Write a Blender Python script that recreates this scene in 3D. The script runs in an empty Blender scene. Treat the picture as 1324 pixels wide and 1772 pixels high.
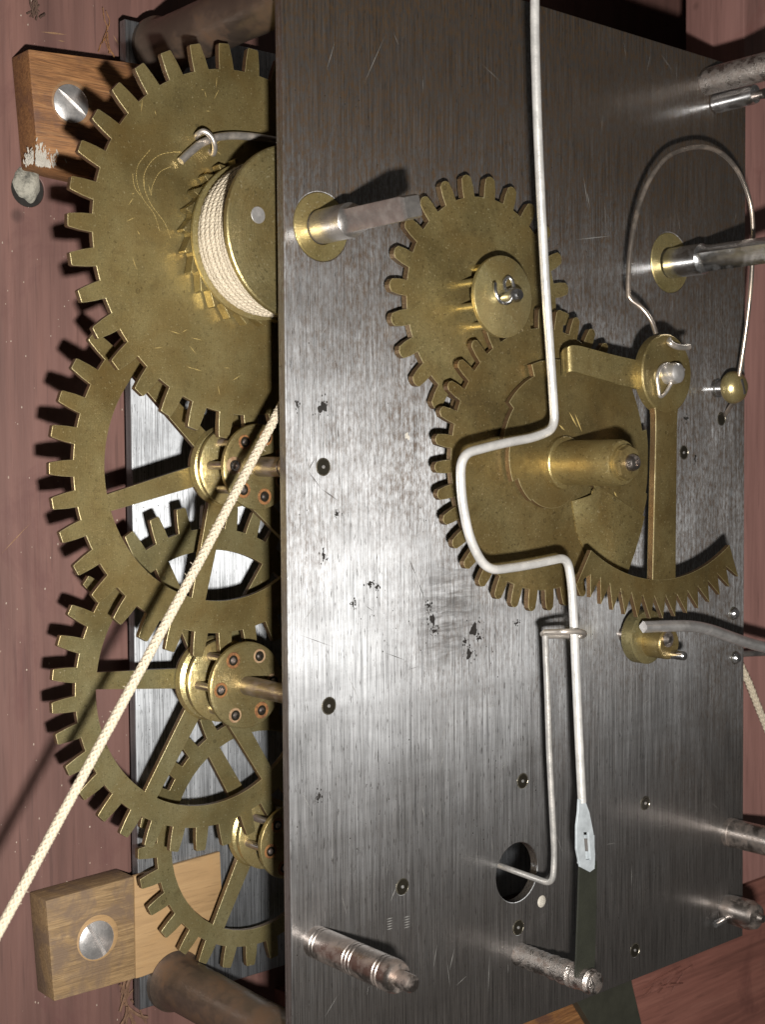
import bpy, bmesh, math, random
from mathutils import Vector, Matrix
random.seed(7)
R = math.radians
V = Vector
# ------------------------------------------------------------------ camera, world, lamp, exposure
sc = bpy.context.scene
COL = sc.collection
YAW, PITCH, ROLL = R(40.3924), R(2.3394), R(-0.4193)
CAM = V((-10.80, -14.69, 0.73))
FPX, CX, CY = 2329.26, 662.0, 886.0          # focal length in photograph pixels (1324 x 1772)
fwd = V((math.sin(YAW) * math.cos(PITCH), math.cos(YAW) * math.cos(PITCH), -math.sin(PITCH)))
rgt0 = fwd.cross(V((0, 0, 1))).normalized()
up0 = rgt0.cross(fwd)
rgt = rgt0 * math.cos(ROLL) + up0 * math.sin(ROLL)
upv = up0 * math.cos(ROLL) - rgt0 * math.sin(ROLL)
cd = bpy.data.cameras.new('camera')
cam = bpy.data.objects.new('camera', cd)
COL.objects.link(cam)
M = Matrix((rgt, upv, -fwd)).transposed().to_4x4()
M.translation = CAM
cam.matrix_world = M
cd.sensor_fit = 'VERTICAL'
cd.sensor_height = 36.0
cd.sensor_width = 36.0 * 1324 / 1772
cd.lens = 36.0 * FPX / 1772
cd.clip_start = 0.5
cd.clip_end = 500
cd.dof.use_dof = True
cd.dof.focus_distance = 20.5
cd.dof.aperture_fstop = 1.0
cd.dof.aperture_fstop = (cd.lens / 1000 / 0.085)
sc.camera = cam

world = bpy.data.worlds.new('World')
sc.world = world
world.use_nodes = True
bg = world.node_tree.nodes['Background']
bg.inputs[0].default_value = (1.0, 0.93, 0.86, 1)
bg.inputs[1].default_value = 0.050

# the camera's flash, just below and to the right of the lens
fl = bpy.data.lights.new('flash', 'AREA')
fl.shape = 'RECTANGLE'
fl.size, fl.size_y = 0.75, 0.55
fl.energy = 9000
fl.color = (1.0, 0.97, 0.93)
flo = bpy.data.objects.new('flash', fl)
COL.objects.link(flo)
flo.location = (-9.0, -14.4, -1.6)
flo.rotation_euler = (V((4.5, 1.0, -0.5)) - flo.location).to_track_quat('-Z', 'Y').to_euler()

vs = sc.view_settings
vs.view_transform = 'Standard'
vs.look = 'None'
vs.exposure = 0.0
vs.gamma = 1.0
sc.render.film_transparent = False
sc.cycles.max_bounces = 6


def at(px, py, Y):
    """the point on the plane at depth Y that stands at this place of the photograph"""
    d = fwd + rgt * ((px - CX) / FPX) - upv * ((py - CY) / FPX)
    return CAM + d * ((Y - CAM.y) / d.y)


# ------------------------------------------------------------------ materials
def new_mat(name):
    m = bpy.data.materials.new(name)
    m.use_nodes = True
    nt = m.node_tree
    return m, nt, nt.nodes['Principled BSDF']


class NT:
    def __init__(self, nt):
        self.nt = nt
        self.tc = nt.nodes.new('ShaderNodeTexCoord')

    def map(self, scale=(1, 1, 1), rot=(0, 0, 0), src='Object', loc=(0, 0, 0)):
        n = self.nt.nodes.new('ShaderNodeMapping')
        n.inputs['Scale'].default_value = scale
        n.inputs['Rotation'].default_value = rot
        n.inputs['Location'].default_value = loc
        self.nt.links.new(self.tc.outputs[src], n.inputs['Vector'])
        return n.outputs[0]

    def noise(self, vec, scale, detail=4, rough=0.55, dist=0.0):
        n = self.nt.nodes.new('ShaderNodeTexNoise')
        n.inputs['Scale'].default_value = scale
        n.inputs['Detail'].default_value = detail
        n.inputs['Roughness'].default_value = rough
        n.inputs['Distortion'].default_value = dist
        self.nt.links.new(vec, n.inputs['Vector'])
        return n.outputs[0]

    def ramp(self, fac, stops):
        n = self.nt.nodes.new('ShaderNodeValToRGB')
        e = n.color_ramp.elements
        while len(e) < len(stops):
            e.new(0.5)
        for i, (p, c) in enumerate(stops):
            e[i].position = p
            if not hasattr(c, '__len__'):
                c = (c, c, c)
            e[i].color = (*c, 1)
        self.nt.links.new(fac, n.inputs[0])
        return n.outputs[0]

    def mix(self, fac, a, b, mode='MIX'):
        n = self.nt.nodes.new('ShaderNodeMix')
        n.data_type = 'RGBA'
        n.blend_type = mode
        for k, v in ((0, fac), (6, a), (7, b)):
            s = n.inputs[k]
            if hasattr(v, 'is_linked'):
                self.nt.links.new(v, s)
            elif hasattr(v, '__len__'):
                s.default_value = (*v, 1)
            else:
                s.default_value = v if k == 0 else (v, v, v, 1)
        return n.outputs[2]

    def math(self, op, a, b=0.0):
        n = self.nt.nodes.new('ShaderNodeMath')
        n.operation = op
        for s, v in ((n.inputs[0], a), (n.inputs[1], b)):
            if hasattr(v, 'is_linked'):
                self.nt.links.new(v, s)
            else:
                s.default_value = v
        return n.outputs[0]

    def sep(self, vec):
        n = self.nt.nodes.new('ShaderNodeSeparateXYZ')
        self.nt.links.new(vec, n.inputs[0])
        return n.outputs

    def bump(self, h, strength, dist=0.02):
        n = self.nt.nodes.new('ShaderNodeBump')
        n.inputs['Strength'].default_value = strength
        n.inputs['Distance'].default_value = dist
        self.nt.links.new(h, n.inputs['Height'])
        return n.outputs[0]

    def vor(self, vec, scale, rnd=1.0):
        n = self.nt.nodes.new('ShaderNodeTexVoronoi')
        n.inputs['Scale'].default_value = scale
        n.inputs['Randomness'].default_value = rnd
        self.nt.links.new(vec, n.inputs['Vector'])
        return n.outputs[0]

    def set(self, sock, v):
        self.nt.links.new(v, sock)


def brass(name, lo, mid, hi, metal=0.68, rough=(0.26, 0.42), turned=False):
    m, nt, p = new_mat(name)
    g = NT(nt)
    o = g.map()
    big = g.noise(o, 0.55, 5, 0.55, 0.3)
    col = g.ramp(big, [(0.32, lo), (0.52, mid), (0.74, hi)])
    grime = g.noise(g.map(loc=(5, 2, 8)), 4.5, 9, 0.72)
    col = g.mix(g.ramp(grime, [(0.50, 0.0), (0.74, 0.62)]), col, (lo[0] * 0.50, lo[1] * 0.45, lo[2] * 0.45))
    fine = g.noise(o, 46, 3, 0.65)
    col = g.mix(0.5, col, g.ramp(fine, [(0.32, 0.42), (0.66, 1.0)]), 'MULTIPLY')
    # pale specks and dark tarnish rings
    sp = g.vor(g.map(), 8.0)
    spn = g.noise(g.map(loc=(9, 1, 4)), 2.2, 2)
    k = g.math('MULTIPLY', g.ramp(sp, [(0.04, 1.0), (0.10, 0.0)]), g.ramp(spn, [(0.52, 0.0), (0.60, 0.9)]))
    col = g.mix(k, col, (min(hi[0] * 1.6, 0.8), min(hi[1] * 1.6, 0.7), hi[2] * 2.0))
    sp2 = g.vor(g.map(loc=(2.3, 4.1, 0.7)), 3.1)
    k2 = g.math('MULTIPLY', g.ramp(sp2, [(0.06, 0.25), (0.10, 0.85), (0.13, 0.0)]), g.ramp(g.noise(g.map(loc=(1, 7, 2)), 1.2, 2), [(0.54, 0.0), (0.60, 0.8)]))
    col = g.mix(k2, col, (lo[0] * 0.35, lo[1] * 0.4, lo[2] * 0.6))
    rub = g.noise(g.map((70, 70, 3), rot=(0, R(35), 0)), 1.0, 3, 0.6)
    rub2 = g.noise(g.map((3, 70, 70), rot=(0, R(12), 0), loc=(3, 3, 3)), 1.0, 3, 0.6)
    rubs = g.math('MINIMUM', rub, rub2)
    col = g.mix(0.25, col, g.ramp(rubs, [(0.25, 0.55), (0.5, 1.05)]), 'MULTIPLY')
    hue = g.noise(g.map(loc=(6, 1, 3)), 1.1, 6, 0.6, 0.5)
    col = g.mix(g.ramp(hue, [(0.40, 0.0), (0.66, 0.55)]), col, (mid[0] * 0.72, mid[1] * 0.58, mid[2] * 0.42))
    fl = g.ramp(g.noise(g.map(loc=(2, 6, 5)), 26, 2, 0.5), [(0.64, 0.0), (0.72, 0.55)])
    col = g.mix(fl, col, (hi[0] * 1.15, hi[1] * 1.2, hi[2] * 1.45))
    fd = g.ramp(g.noise(g.map(loc=(7, 3, 9)), 20, 2, 0.5), [(0.63, 0.0), (0.71, 0.6)])
    col = g.mix(fd, col, (lo[0] * 0.5, lo[1] * 0.48, lo[2] * 0.5))
    hgt = g.math('ADD', g.math('ADD', g.math('MULTIPLY', fine, 0.5), g.noise(o, 7, 3)), rubs)
    if turned:
        x, y, z = g.sep(o)
        rad = g.math('SQRT', g.math('ADD', g.math('MULTIPLY', x, x), g.math('MULTIPLY', z, z)))
        cv = nt.nodes.new('ShaderNodeCombineXYZ')
        g.set(cv.inputs[0], rad)
        ring = g.noise(cv.outputs[0], 30, 3, 0.7)
        col = g.mix(0.45, col, g.ramp(ring, [(0.35, 0.55), (0.6, 1.0)]), 'MULTIPLY')
        hgt = g.math('ADD', hgt, g.math('MULTIPLY', ring, 1.2))
    g.set(p.inputs['Base Color'], col)
    g.set(p.inputs['Roughness'], g.ramp(grime, [(0.3, rough[0]), (0.7, rough[1])]))
    p.inputs['Metallic'].default_value = metal
    g.set(p.inputs['Normal'], g.bump(hgt, 0.24, 0.02))
    return m


M_BRASS = brass('tarnished_brass', (0.145, 0.106, 0.040), (0.285, 0.228, 0.098), (0.41, 0.34, 0.158))
M_BRASS_G = brass('greenish_brass', (0.150, 0.126, 0.054), (0.30, 0.262, 0.128), (0.43, 0.38, 0.205))
M_BRASS_Y = brass('bright_brass', (0.30, 0.245, 0.10), (0.46, 0.385, 0.18), (0.60, 0.51, 0.27), 0.75, (0.24, 0.40))
M_BRASS_T = brass('turned_brass', (0.20, 0.165, 0.07), (0.34, 0.285, 0.135), (0.46, 0.39, 0.20), 0.72, (0.26, 0.40), True)
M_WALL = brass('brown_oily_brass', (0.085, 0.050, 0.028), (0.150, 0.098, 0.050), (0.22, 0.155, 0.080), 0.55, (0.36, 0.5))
M_EDGE = brass('worn_bright_edge', (0.27, 0.23, 0.11), (0.38, 0.325, 0.17), (0.48, 0.42, 0.24), 0.62, (0.36, 0.46))
M_BRASS_D = brass('dark_brass', (0.110, 0.080, 0.032), (0.245, 0.190, 0.080), (0.37, 0.295, 0.135))


def plate_steel(name, rust_amt, base, film, amount, lobe, smears=()):
    m, nt, p = new_mat(name)
    g = NT(nt)
    o = g.map()
    x, y, z = g.sep(o)
    streak = g.noise(g.map((55, 55, 0.9)), 1.0, 3, 0.6)
    streak2 = g.noise(g.map((16, 16, 0.35), loc=(3, 0, 1)), 1.0, 4, 0.65)
    cloud = g.noise(g.map(loc=(2, 0, 7)), 0.42, 6, 0.6, 0.6)
    col = g.ramp(cloud, [(0.30, tuple(c * 0.66 for c in base)), (0.70, base)])
    col = g.mix(0.75, col, g.ramp(streak, [(0.30, 0.22), (0.60, 1.0)]), 'MULTIPLY')
    col = g.mix(0.5, col, g.ramp(streak2, [(0.30, 0.55), (0.65, 1.0)]), 'MULTIPLY')
    # rust bloom: fine vertical flecks gathered in patches, worst towards the far edge of the plate
    patch = g.noise(g.map((1, 1, 0.7), loc=(7, 3, 2)), 0.55, 5, 0.6, 0.3)
    reg = g.math('ADD', g.math('MULTIPLY', x, 0.020), g.math('MULTIPLY', g.math('ABSOLUTE', g.math('ADD', z, 0.8)), 0.042))
    patch = g.math('ADD', patch, g.math('SUBTRACT', reg, 0.270))
    fleck = g.noise(g.map((17, 17, 7), loc=(1, 9, 3)), 1.0, 5, 0.75)
    rk = g.math('MULTIPLY', g.ramp(patch, [(0.44, 0.0), (0.80, 1.0)]), g.ramp(fleck, [(0.42, 0.08), (0.64, 1.0)]))
    gate = g.math('ADD', reg, g.math('MULTIPLY', g.math('SUBTRACT', cloud, 0.5), 0.25))
    rk = g.math('MULTIPLY', g.math('MULTIPLY', rk, g.ramp(gate, [(0.25, 0.0), (0.40, 1.0)])), rust_amt)
    col = g.mix(rk, col, (0.042, 0.021, 0.009))
    # pits
    pit = g.vor(g.map((1, 1, 0.8)), 9.0)
    pz = g.noise(g.map(loc=(4, 4, 4)), 1.1, 3)
    pk = g.math('MULTIPLY', g.ramp(pit, [(0.05, 0.9), (0.11, 0.0)]), g.ramp(pz, [(0.54, 0.0), (0.60, 1.0)]))
    pk2 = g.math('MULTIPLY', g.ramp(g.noise(g.map((30, 30, 20)), 1.0, 2), [(0.69, 0.0), (0.76, 0.5)]), g.ramp(pz, [(0.50, 0.05), (0.68, 1.0)]))
    dash = g.ramp(g.noise(g.map((42, 42, 4.5), loc=(8, 2, 5)), 1.0, 3, 0.6), [(0.60, 0.0), (0.70, 0.75)])
    pk = g.math('MAXIMUM', g.math('MAXIMUM', pk, pk2), dash)
    col = g.mix(pk, col, (0.030, 0.024, 0.018))
    # wiped and smeared places dull the metal
    sm = g.noise(g.map((0.30, 1, 1.5), rot=(0, R(-14), 0), loc=(3, 1, 6)), 0.8, 6, 0.62, 0.8)
    wipe = g.ramp(sm, [(0.34, 0.74), (0.58, 1.0)])
    # hand smears of old oil
    for x0, z0, a, b, d in smears:
        dx = g.math('DIVIDE', g.math('SUBTRACT', x, x0), a)
        dz = g.math('DIVIDE', g.math('ADD', g.math('SUBTRACT', z, z0), g.math('MULTIPLY', g.math('SUBTRACT', x, x0), -0.30)), b)
        rr_ = g.math('ADD', g.math('MULTIPLY', dx, dx), g.math('MULTIPLY', dz, dz))
        sn = g.noise(g.map((2.2, 1, 11), rot=(0, R(-17), 0), loc=(x0, 0, z0)), 1.0, 5, 0.65, 0.4)
        blob = g.math('MULTIPLY', g.ramp(rr_, [(0.0, 1.0), (1.0, 0.0)]), g.ramp(sn, [(0.38, 0.0), (0.60, 1.0)]))
        wipe = g.math('MULTIPLY', wipe, g.math('SUBTRACT', 1.0, g.math('MULTIPLY', blob, d)))
        pk = g.math('MAXIMUM', pk, g.math('MULTIPLY', blob, d * 0.75))
    # bright brushed metal: a wide sideways lobe across the brush lines, under a brown oily film
    t = nt.nodes.new('ShaderNodeCombineXYZ')
    t.inputs[0].default_value = 1.0
    h = g.math('ADD', streak, g.math('MULTIPLY', pk, -0.8))
    nrm = g.bump(h, 0.16, 0.012)
    gl = nt.nodes.new('ShaderNodeBsdfAnisotropic')
    gl.distribution = 'BECKMANN'
    gl.inputs['Anisotropy'].default_value = -0.46
    g.set(gl.inputs['Color'], col)
    g.set(gl.inputs['Roughness'], g.ramp(streak2, [(0.25, lobe - 0.025), (0.75, lobe + 0.035)]))
    g.set(gl.inputs['Normal'], nrm)
    g.set(gl.inputs['Tangent'], t.outputs[0])
    dcol = g.mix(g.math('MULTIPLY', cloud, 0.9), film, tuple(c * 1.9 for c in film))
    dcol = g.mix(0.85, dcol, g.ramp(streak, [(0.30, 0.25), (0.66, 1.35)]), 'MULTIPLY')
    dcol = g.mix(g.math('MULTIPLY', rk, 0.85), dcol, (0.078, 0.040, 0.011))
    dcol = g.mix(pk, dcol, (0.012, 0.010, 0.008))
    g.set(p.inputs['Base Color'], dcol)
    p.inputs['Metallic'].default_value = 0.0
    p.inputs['Roughness'].default_value = 0.24
    p.inputs['IOR'].default_value = 1.7
    p.inputs['Anisotropic'].default_value = 0.35
    g.set(p.inputs['Tangent'], t.outputs[0])
    g.set(p.inputs['Normal'], nrm)
    fac = g.math('MULTIPLY', g.math('MULTIPLY', wipe, g.ramp(cloud, [(0.3, 0.78), (0.6, 1.0)])), amount)
    fac = g.math('MULTIPLY', fac, g.math('SUBTRACT', 1.0, g.math('MULTIPLY', g.math('MAXIMUM', g.math('MULTIPLY', rk, 0.75), pk), 0.75)))
    ms = nt.nodes.new('ShaderNodeMixShader')
    g.set(ms.inputs[0], fac)
    g.set(ms.inputs[1], p.outputs[0])
    g.set(ms.inputs[2], gl.outputs[0])
    g.set(nt.nodes['Material Output'].inputs[0], ms.outputs[0])
    return m


M_PLATE = plate_steel('brushed_rusty_steel', 0.72, (0.80, 0.82, 0.84), (0.033, 0.029, 0.026), 0.44, 0.612,
                      ((6.0, -4.35, 1.3, 0.9, 0.85), (1.55, -5.0, 1.0, 0.35, 0.7), (3.6, -4.1, 0.9, 0.6, 0.6), (7.4, -0.4, 0.6, 0.5, 0.5), (3.0, 6.8, 0.8, 1.0, 0.5)))
M_BACK = plate_steel('brushed_clean_steel', 0.20, (0.86, 0.89, 0.92), (0.050, 0.052, 0.055), 0.50, 0.585)


def metal(name, base, rough, metallic=1.0, rust=0.0, scale=3.0, bump=0.1, rustcol=(0.16, 0.075, 0.03)):
    m, nt, p = new_mat(name)
    g = NT(nt)
    o = g.map()
    n1 = g.noise(o, scale, 6, 0.65)
    n2 = g.noise(o, scale * 9, 4, 0.6)
    col = g.mix(0.6, base, g.ramp(n1, [(0.3, 0.5), (0.65, 1.0)]), 'MULTIPLY')
    if rust:
        k = g.math('MULTIPLY', g.ramp(g.noise(g.map(loc=(3, 3, 1)), scale * 1.3, 7, 0.7), [(0.46, 0.0), (0.62, 1.0)]), rust)
        col = g.mix(k, col, rustcol)
        g.set(p.inputs['Metallic'], g.math('SUBTRACT', metallic, g.math('MULTIPLY', k, 0.7)))
        g.set(p.inputs['Roughness'], g.math('ADD', g.ramp(n2, [(0.2, rough), (0.8, rough + 0.12)]), g.math('MULTIPLY', k, 0.25)))
    else:
        p.inputs['Metallic'].default_value = metallic
        g.set(p.inputs['Roughness'], g.ramp(n2, [(0.2, rough), (0.8, rough + 0.12)]))
    g.set(p.inputs['Base Color'], col)
    g.set(p.inputs['Normal'], g.bump(n2, bump, 0.02))
    return m


M_STEEL = metal('worn_steel', (0.43, 0.38, 0.345), 0.25, 1.0, 0.5, 2.2, 0.12, (0.12, 0.068, 0.042))
M_STEELC = metal('polished_steel', (0.72, 0.72, 0.72), 0.16, 1.0, 0.10, 3.0, 0.06)
M_SCREW = metal('screw_steel', (0.78, 0.76, 0.74), 0.26, 0.85, 0.15, 4.0, 0.08)
M_DARK = metal('dark_iron', (0.30, 0.285, 0.275), 0.34, 0.9, 0.6, 1.6, 0.15, (0.10, 0.055, 0.03))
M_PILLAR = metal('oily_iron_pillar', (0.12, 0.09, 0.07), 0.30, 0.6, 0.8, 1.1, 0.12, (0.085, 0.045, 0.022))
M_ARBOR = metal('filed_steel', (0.54, 0.51, 0.48), 0.24, 0.92, 0.08, 3.5, 0.14, (0.25, 0.19, 0.145))
M_RUSTY = metal('pitted_rusty_steel', (0.52, 0.47, 0.43), 0.22, 1.0, 0.7, 5.0, 0.7, (0.060, 0.028, 0.013))
M_RUST = metal('orange_rust', (0.24, 0.105, 0.030), 0.75, 0.1, 0.9, 9.0, 0.6, (0.085, 0.034, 0.014))
M_RUST2 = metal('tan_rust', (0.30, 0.20, 0.11), 0.7, 0.1, 0.8, 9.0, 0.5, (0.15, 0.075, 0.035))
M_WHITE = metal('tinned_white_wire', (0.78, 0.76, 0.725), 0.25, 0.60, 0.22, 2.2, 0.18, (0.42, 0.38, 0.34))
M_WIRE2 = metal('thin_tinned_wire', (0.58, 0.56, 0.53), 0.28, 0.7, 0.25, 3.0, 0.15, (0.34, 0.29, 0.25))
M_GREYW = metal('grey_spring_wire', (0.66, 0.61, 0.55), 0.26, 0.85, 0.25, 3.0, 0.1, (0.34, 0.22, 0.13))
M_SPRING = metal('browned_spring_wire', (0.46, 0.40, 0.345), 0.26, 0.9, 0.35, 2.0, 0.1, (0.26, 0.16, 0.09))
M_SINK = metal('oily_sink_steel', (0.26, 0.235, 0.18), 0.16, 0.9, 0.5, 5.0, 0.2, (0.03, 0.022, 0.012))
M_ZINC = metal('zinc_hook_plate', (0.50, 0.54, 0.56), 0.42, 0.35, 0.0, 6.0, 0.1)
M_BLACK = metal('black_residue', (0.024, 0.022, 0.020), 0.8, 0.0, 0.0, 8.0, 0.3)
M_BLACK.node_tree.nodes['Principled BSDF'].inputs['Specular IOR Level'].default_value = 0.1
M_OIL = metal('dark_oil', (0.014, 0.012, 0.008), 0.25, 0.0, 0.0, 8.0, 0.1)
M_SCR = metal('bright_scratch', (0.36, 0.35, 0.33), 0.4, 0.5, 0.0, 8.0, 0.0)
M_DSCR = metal('dark_scratch', (0.05, 0.045, 0.04), 0.6, 0.2, 0.0, 8.0, 0.0)
M_GSCR = metal('golden_scratch', (0.62, 0.46, 0.17), 0.45, 0.4, 0.0, 8.0, 0.0)
M_STRAP = metal('dark_green_strip', (0.021, 0.022, 0.015), 0.5, 0.0, 0.0, 3.0, 0.15)
M_BAR = metal('olive_bar', (0.036, 0.036, 0.026), 0.4, 0.0, 0.0, 3.0, 0.15)
M_PLASTER = metal('chalky_plaster', (0.30, 0.285, 0.235), 0.9, 0.0, 0.98, 3.0, 1.0, (0.05, 0.05, 0.042))
M_CHALK = metal('white_chalk', (0.46, 0.43, 0.37), 0.9, 0.0, 0.3, 5.0, 0.8, (0.3, 0.25, 0.19))


def wood(name, cols, axis, scale=1.0, rough=0.55, warp=0.5, fleck=0.35, stain=None, bump=0.25):
    """axis: the grain's direction in object space"""
    m, nt, p = new_mat(name)
    g = NT(nt)
    s = [7.0 * scale] * 3
    s[axis] = 0.45 * scale
    a = g.noise(g.map(tuple(s)), 1.0, 6, 0.62, warp)
    s2 = [34.0 * scale] * 3
    s2[axis] = 1.6 * scale
    b = g.noise(g.map(tuple(s2)), 1.0, 4, 0.6)
    big = g.noise(g.map(loc=(3, 8, 1)), 0.32 * scale, 5, 0.6)
    col = g.ramp(a, [(0.25, cols[0]), (0.52, cols[1]), (0.78, cols[2])])
    col = g.mix(fleck, col, g.ramp(b, [(0.32, 0.35), (0.6, 1.0)]), 'MULTIPLY')
    col = g.mix(0.55, col, g.ramp(big, [(0.3, 0.62), (0.7, 1.0)]), 'MULTIPLY')
    s3 = [46.0 * scale] * 3
    s3[axis] = 2.2 * scale
    pore = g.ramp(g.noise(g.map(tuple(s3), loc=(4, 6, 2)), 1.0, 2, 0.5), [(0.60, 0.0), (0.70, 0.32)])
    col = g.mix(pore, col, tuple(c * 0.35 for c in cols[0]))
    dent = g.ramp(g.vor(g.map(loc=(0.3, 0.2, 0.9)), 1.7 * scale), [(0.03, 0.7), (0.07, 0.0)])
    col = g.mix(dent, col, tuple(c * 0.5 for c in cols[0]))
    if stain:
        n = g.noise(g.map(loc=(1, 5, 9)), stain[1], 6, 0.65, 0.6)
        col = g.mix(g.ramp(n, [(stain[2], 0.0), (stain[2] + 0.12, stain[3])]), col, stain[0])
    g.set(p.inputs['Base Color'], col)
    g.set(p.inputs['Roughness'], g.ramp(b, [(0.2, rough), (0.8, rough + 0.15)]))
    g.set(p.inputs['Normal'], g.bump(g.math('ADD', a, b), bump, 0.03))
    return m


M_BOARD = wood('reddish_brown_board', ((0.090, 0.044, 0.036), (0.140, 0.070, 0.057), (0.185, 0.092, 0.073)), 2, 0.30, 0.50, 0.35, 0.12,
               ((0.085, 0.036, 0.032), 0.5, 0.56, 0.6), 0.15)
M_BOARD_LIT = wood('reddish_board_lit', ((0.17, 0.085, 0.072), (0.245, 0.125, 0.107), (0.30, 0.155, 0.13)), 2, 0.35, 0.5, 0.4, 0.15, ((0.15, 0.06, 0.05), 0.5, 0.56, 0.5), 0.12)  # board wood with brightness painted in, where the flash falls too weak
M_RAIL = wood('red_brown_rail', ((0.130, 0.050, 0.037), (0.215, 0.084, 0.062), (0.265, 0.115, 0.085)), 0, 0.5, 0.6, 0.6, 0.3,
              ((0.10, 0.036, 0.028), 0.6, 0.54, 0.7), 0.2)
M_BLOCK1 = wood('aged_oak_block', ((0.12, 0.047, 0.015), (0.27, 0.12, 0.040), (0.38, 0.19, 0.07)), 0, 2.0, 0.6, 1.2, 0.75,
                ((0.085, 0.038, 0.024), 0.9, 0.50, 0.8), 0.3)
M_BLOCK2 = wood('weathered_light_block', ((0.165, 0.098, 0.042), (0.27, 0.172, 0.080), (0.37, 0.25, 0.125)), 0, 2.0, 0.65, 1.2, 0.65,
                ((0.125, 0.082, 0.052), 1.3, 0.47, 0.85), 0.35)
M_BLOCKP = wood('pale_fresh_wood', ((0.26, 0.16, 0.072), (0.32, 0.20, 0.092), (0.36, 0.235, 0.112)), 0, 0.8, 0.65, 1.5, 0.12, ((0.29, 0.175, 0.075), 1.5, 0.5, 0.6), 0.12)
M_ENDG = wood('end_grain', ((0.14, 0.075, 0.024), (0.24, 0.14, 0.05), (0.30, 0.18, 0.07)), 1, 1.6, 0.7, 0.3, 0.55, None, 0.5)
M_FIBRE = metal('brown_fibre', (0.26, 0.15, 0.075), 0.7, 0.0, 0.7, 6.0, 0.5, (0.12, 0.06, 0.03))


def cord_mat(name, base):
    m, nt, p = new_mat(name)
    g = NT(nt)
    n = g.noise(g.map(), 22, 4, 0.6)
    col = g.mix(0.5, base, g.ramp(n, [(0.3, 0.65), (0.7, 1.0)]), 'MULTIPLY')
    g.set(p.inputs['Base Color'], col)
    p.inputs['Roughness'].default_value = 0.75
    return m


M_CORD = cord_mat('cream_cord', (0.46, 0.395, 0.295))
M_CORDCORE = cord_mat('cord_core', (0.30, 0.21, 0.13))

# ------------------------------------------------------------------ mesh helpers (all in world coordinates, centimetres)
def finish(bm, smooth=True, ang=40):
    bmesh.ops.recalc_face_normals(bm, faces=bm.faces)
    me = bpy.data.meshes.new('mesh')
    bm.to_mesh(me)
    bm.free()
    if smooth:
        me.polygons.foreach_set('use_smooth', [True] * len(me.polygons))
        me.set_sharp_from_angle(angle=R(ang))
    return me


def sheet(outer, holes, yf, thick, bev=0.007):
    """flat plate in the XZ plane from y=yf (front) to yf+thick, outline and holes given as (x,z) lists"""
    cu = bpy.data.curves.new('c', 'CURVE')
    cu.dimensions = '2D'
    cu.fill_mode = 'BOTH'
    cu.extrude = max(thick / 2 - bev, 0.001)
    cu.bevel_depth = bev
    cu.bevel_resolution = 1
    cu.offset = -bev
    for pts in [outer] + list(holes):
        s = cu.splines.new('POLY')
        s.points.add(len(pts) - 1)
        for q, (x, z) in zip(s.points, pts):
            q.co = (x, z, 0, 1)
        s.use_cyclic_u = True
    ob = bpy.data.objects.new('c', cu)
    COL.objects.link(ob)
    dg = bpy.context.evaluated_depsgraph_get()
    me = bpy.data.meshes.new_from_object(ob.evaluated_get(dg))
    bpy.data.objects.remove(ob)
    bpy.data.curves.remove(cu)
    for v in me.vertices:
        x, y, z = v.co
        v.co = (x, yf + thick / 2 - z, y)
    me.materials.clear()
    bm = bmesh.new()
    bm.from_mesh(me)
    bpy.data.meshes.remove(me)
    bmesh.ops.remove_doubles(bm, verts=bm.verts, dist=1e-5)
    return finish(bm, True, 12)


def circle(cx, cz, r, n=48, a0=0.0):
    return [(cx + r * math.cos(a0 + 2 * math.pi * i / n), cz + r * math.sin(a0 + 2 * math.pi * i / n)) for i in range(n)]


def gear_outline(cx, cz, rt, rr, n, phase, wt=0.36, wr=0.58, rnd=False, jit=0.0):
    pts = []
    st = 2 * math.pi / n
    for i in range(n):
        a = R(phase) + i * st + random.uniform(-jit, jit) * st
        k = 1 + random.uniform(-jit, jit) * 0.12
        prof = [(rr, -wr / 2), (rr + (rt - rr) * 0.45, -(wr * 0.62 + wt * 0.38) / 2)]
        if rnd:
            prof += [(rr + (rt - rr) * 0.86, -wt * 0.46), (rt - (rt - rr) * 0.03, -wt * 0.22), (rt, 0), (rt - (rt - rr) * 0.03, wt * 0.22), (rr + (rt - rr) * 0.86, wt * 0.46)]
        else:
            prof += [(rt - (rt - rr) * 0.06, -wt / 2), (rt, -wt * 0.42), (rt, wt * 0.42), (rt - (rt - rr) * 0.06, wt / 2)]
        prof += [(rr + (rt - rr) * 0.45, (wr * 0.62 + wt * 0.38) / 2), (rr, wr / 2)]
        for r, f in prof:
            if r > rr:
                r = rr + (r - rr) * k
            b = a + f * st
            pts.append((cx + r * math.cos(b), cz + r * math.sin(b)))
        b = a + st / 2
        pts.append((cx + rr * math.cos(b), cz + rr * math.sin(b)))
    return pts


def crossings(cx, cz, r0, r1, angs, w0, w1):
    """openings between spokes that stand at the angles angs (deg), w0/w1 the spoke half widths at hub and rim"""
    out = []
    n = len(angs)
    for i in range(n):
        a, b = R(angs[i]), R(angs[(i + 1) % n])
        if b < a:
            b += 2 * math.pi
        pts = []
        a1, b1 = a + math.asin(w1 / r1), b - math.asin(w1 / r1)
        for k in range(17):
            t = a1 + (b1 - a1) * k / 16
            pts.append((cx + r1 * math.cos(t), cz + r1 * math.sin(t)))
        a0, b0 = a + math.asin(w0 / r0), b - math.asin(w0 / r0)
        for k in range(7):
            t = b0 + (a0 - b0) * k / 6
            pts.append((cx + r0 * math.cos(t), cz + r0 * math.sin(t)))
        out.append(pts)
    return out


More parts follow.
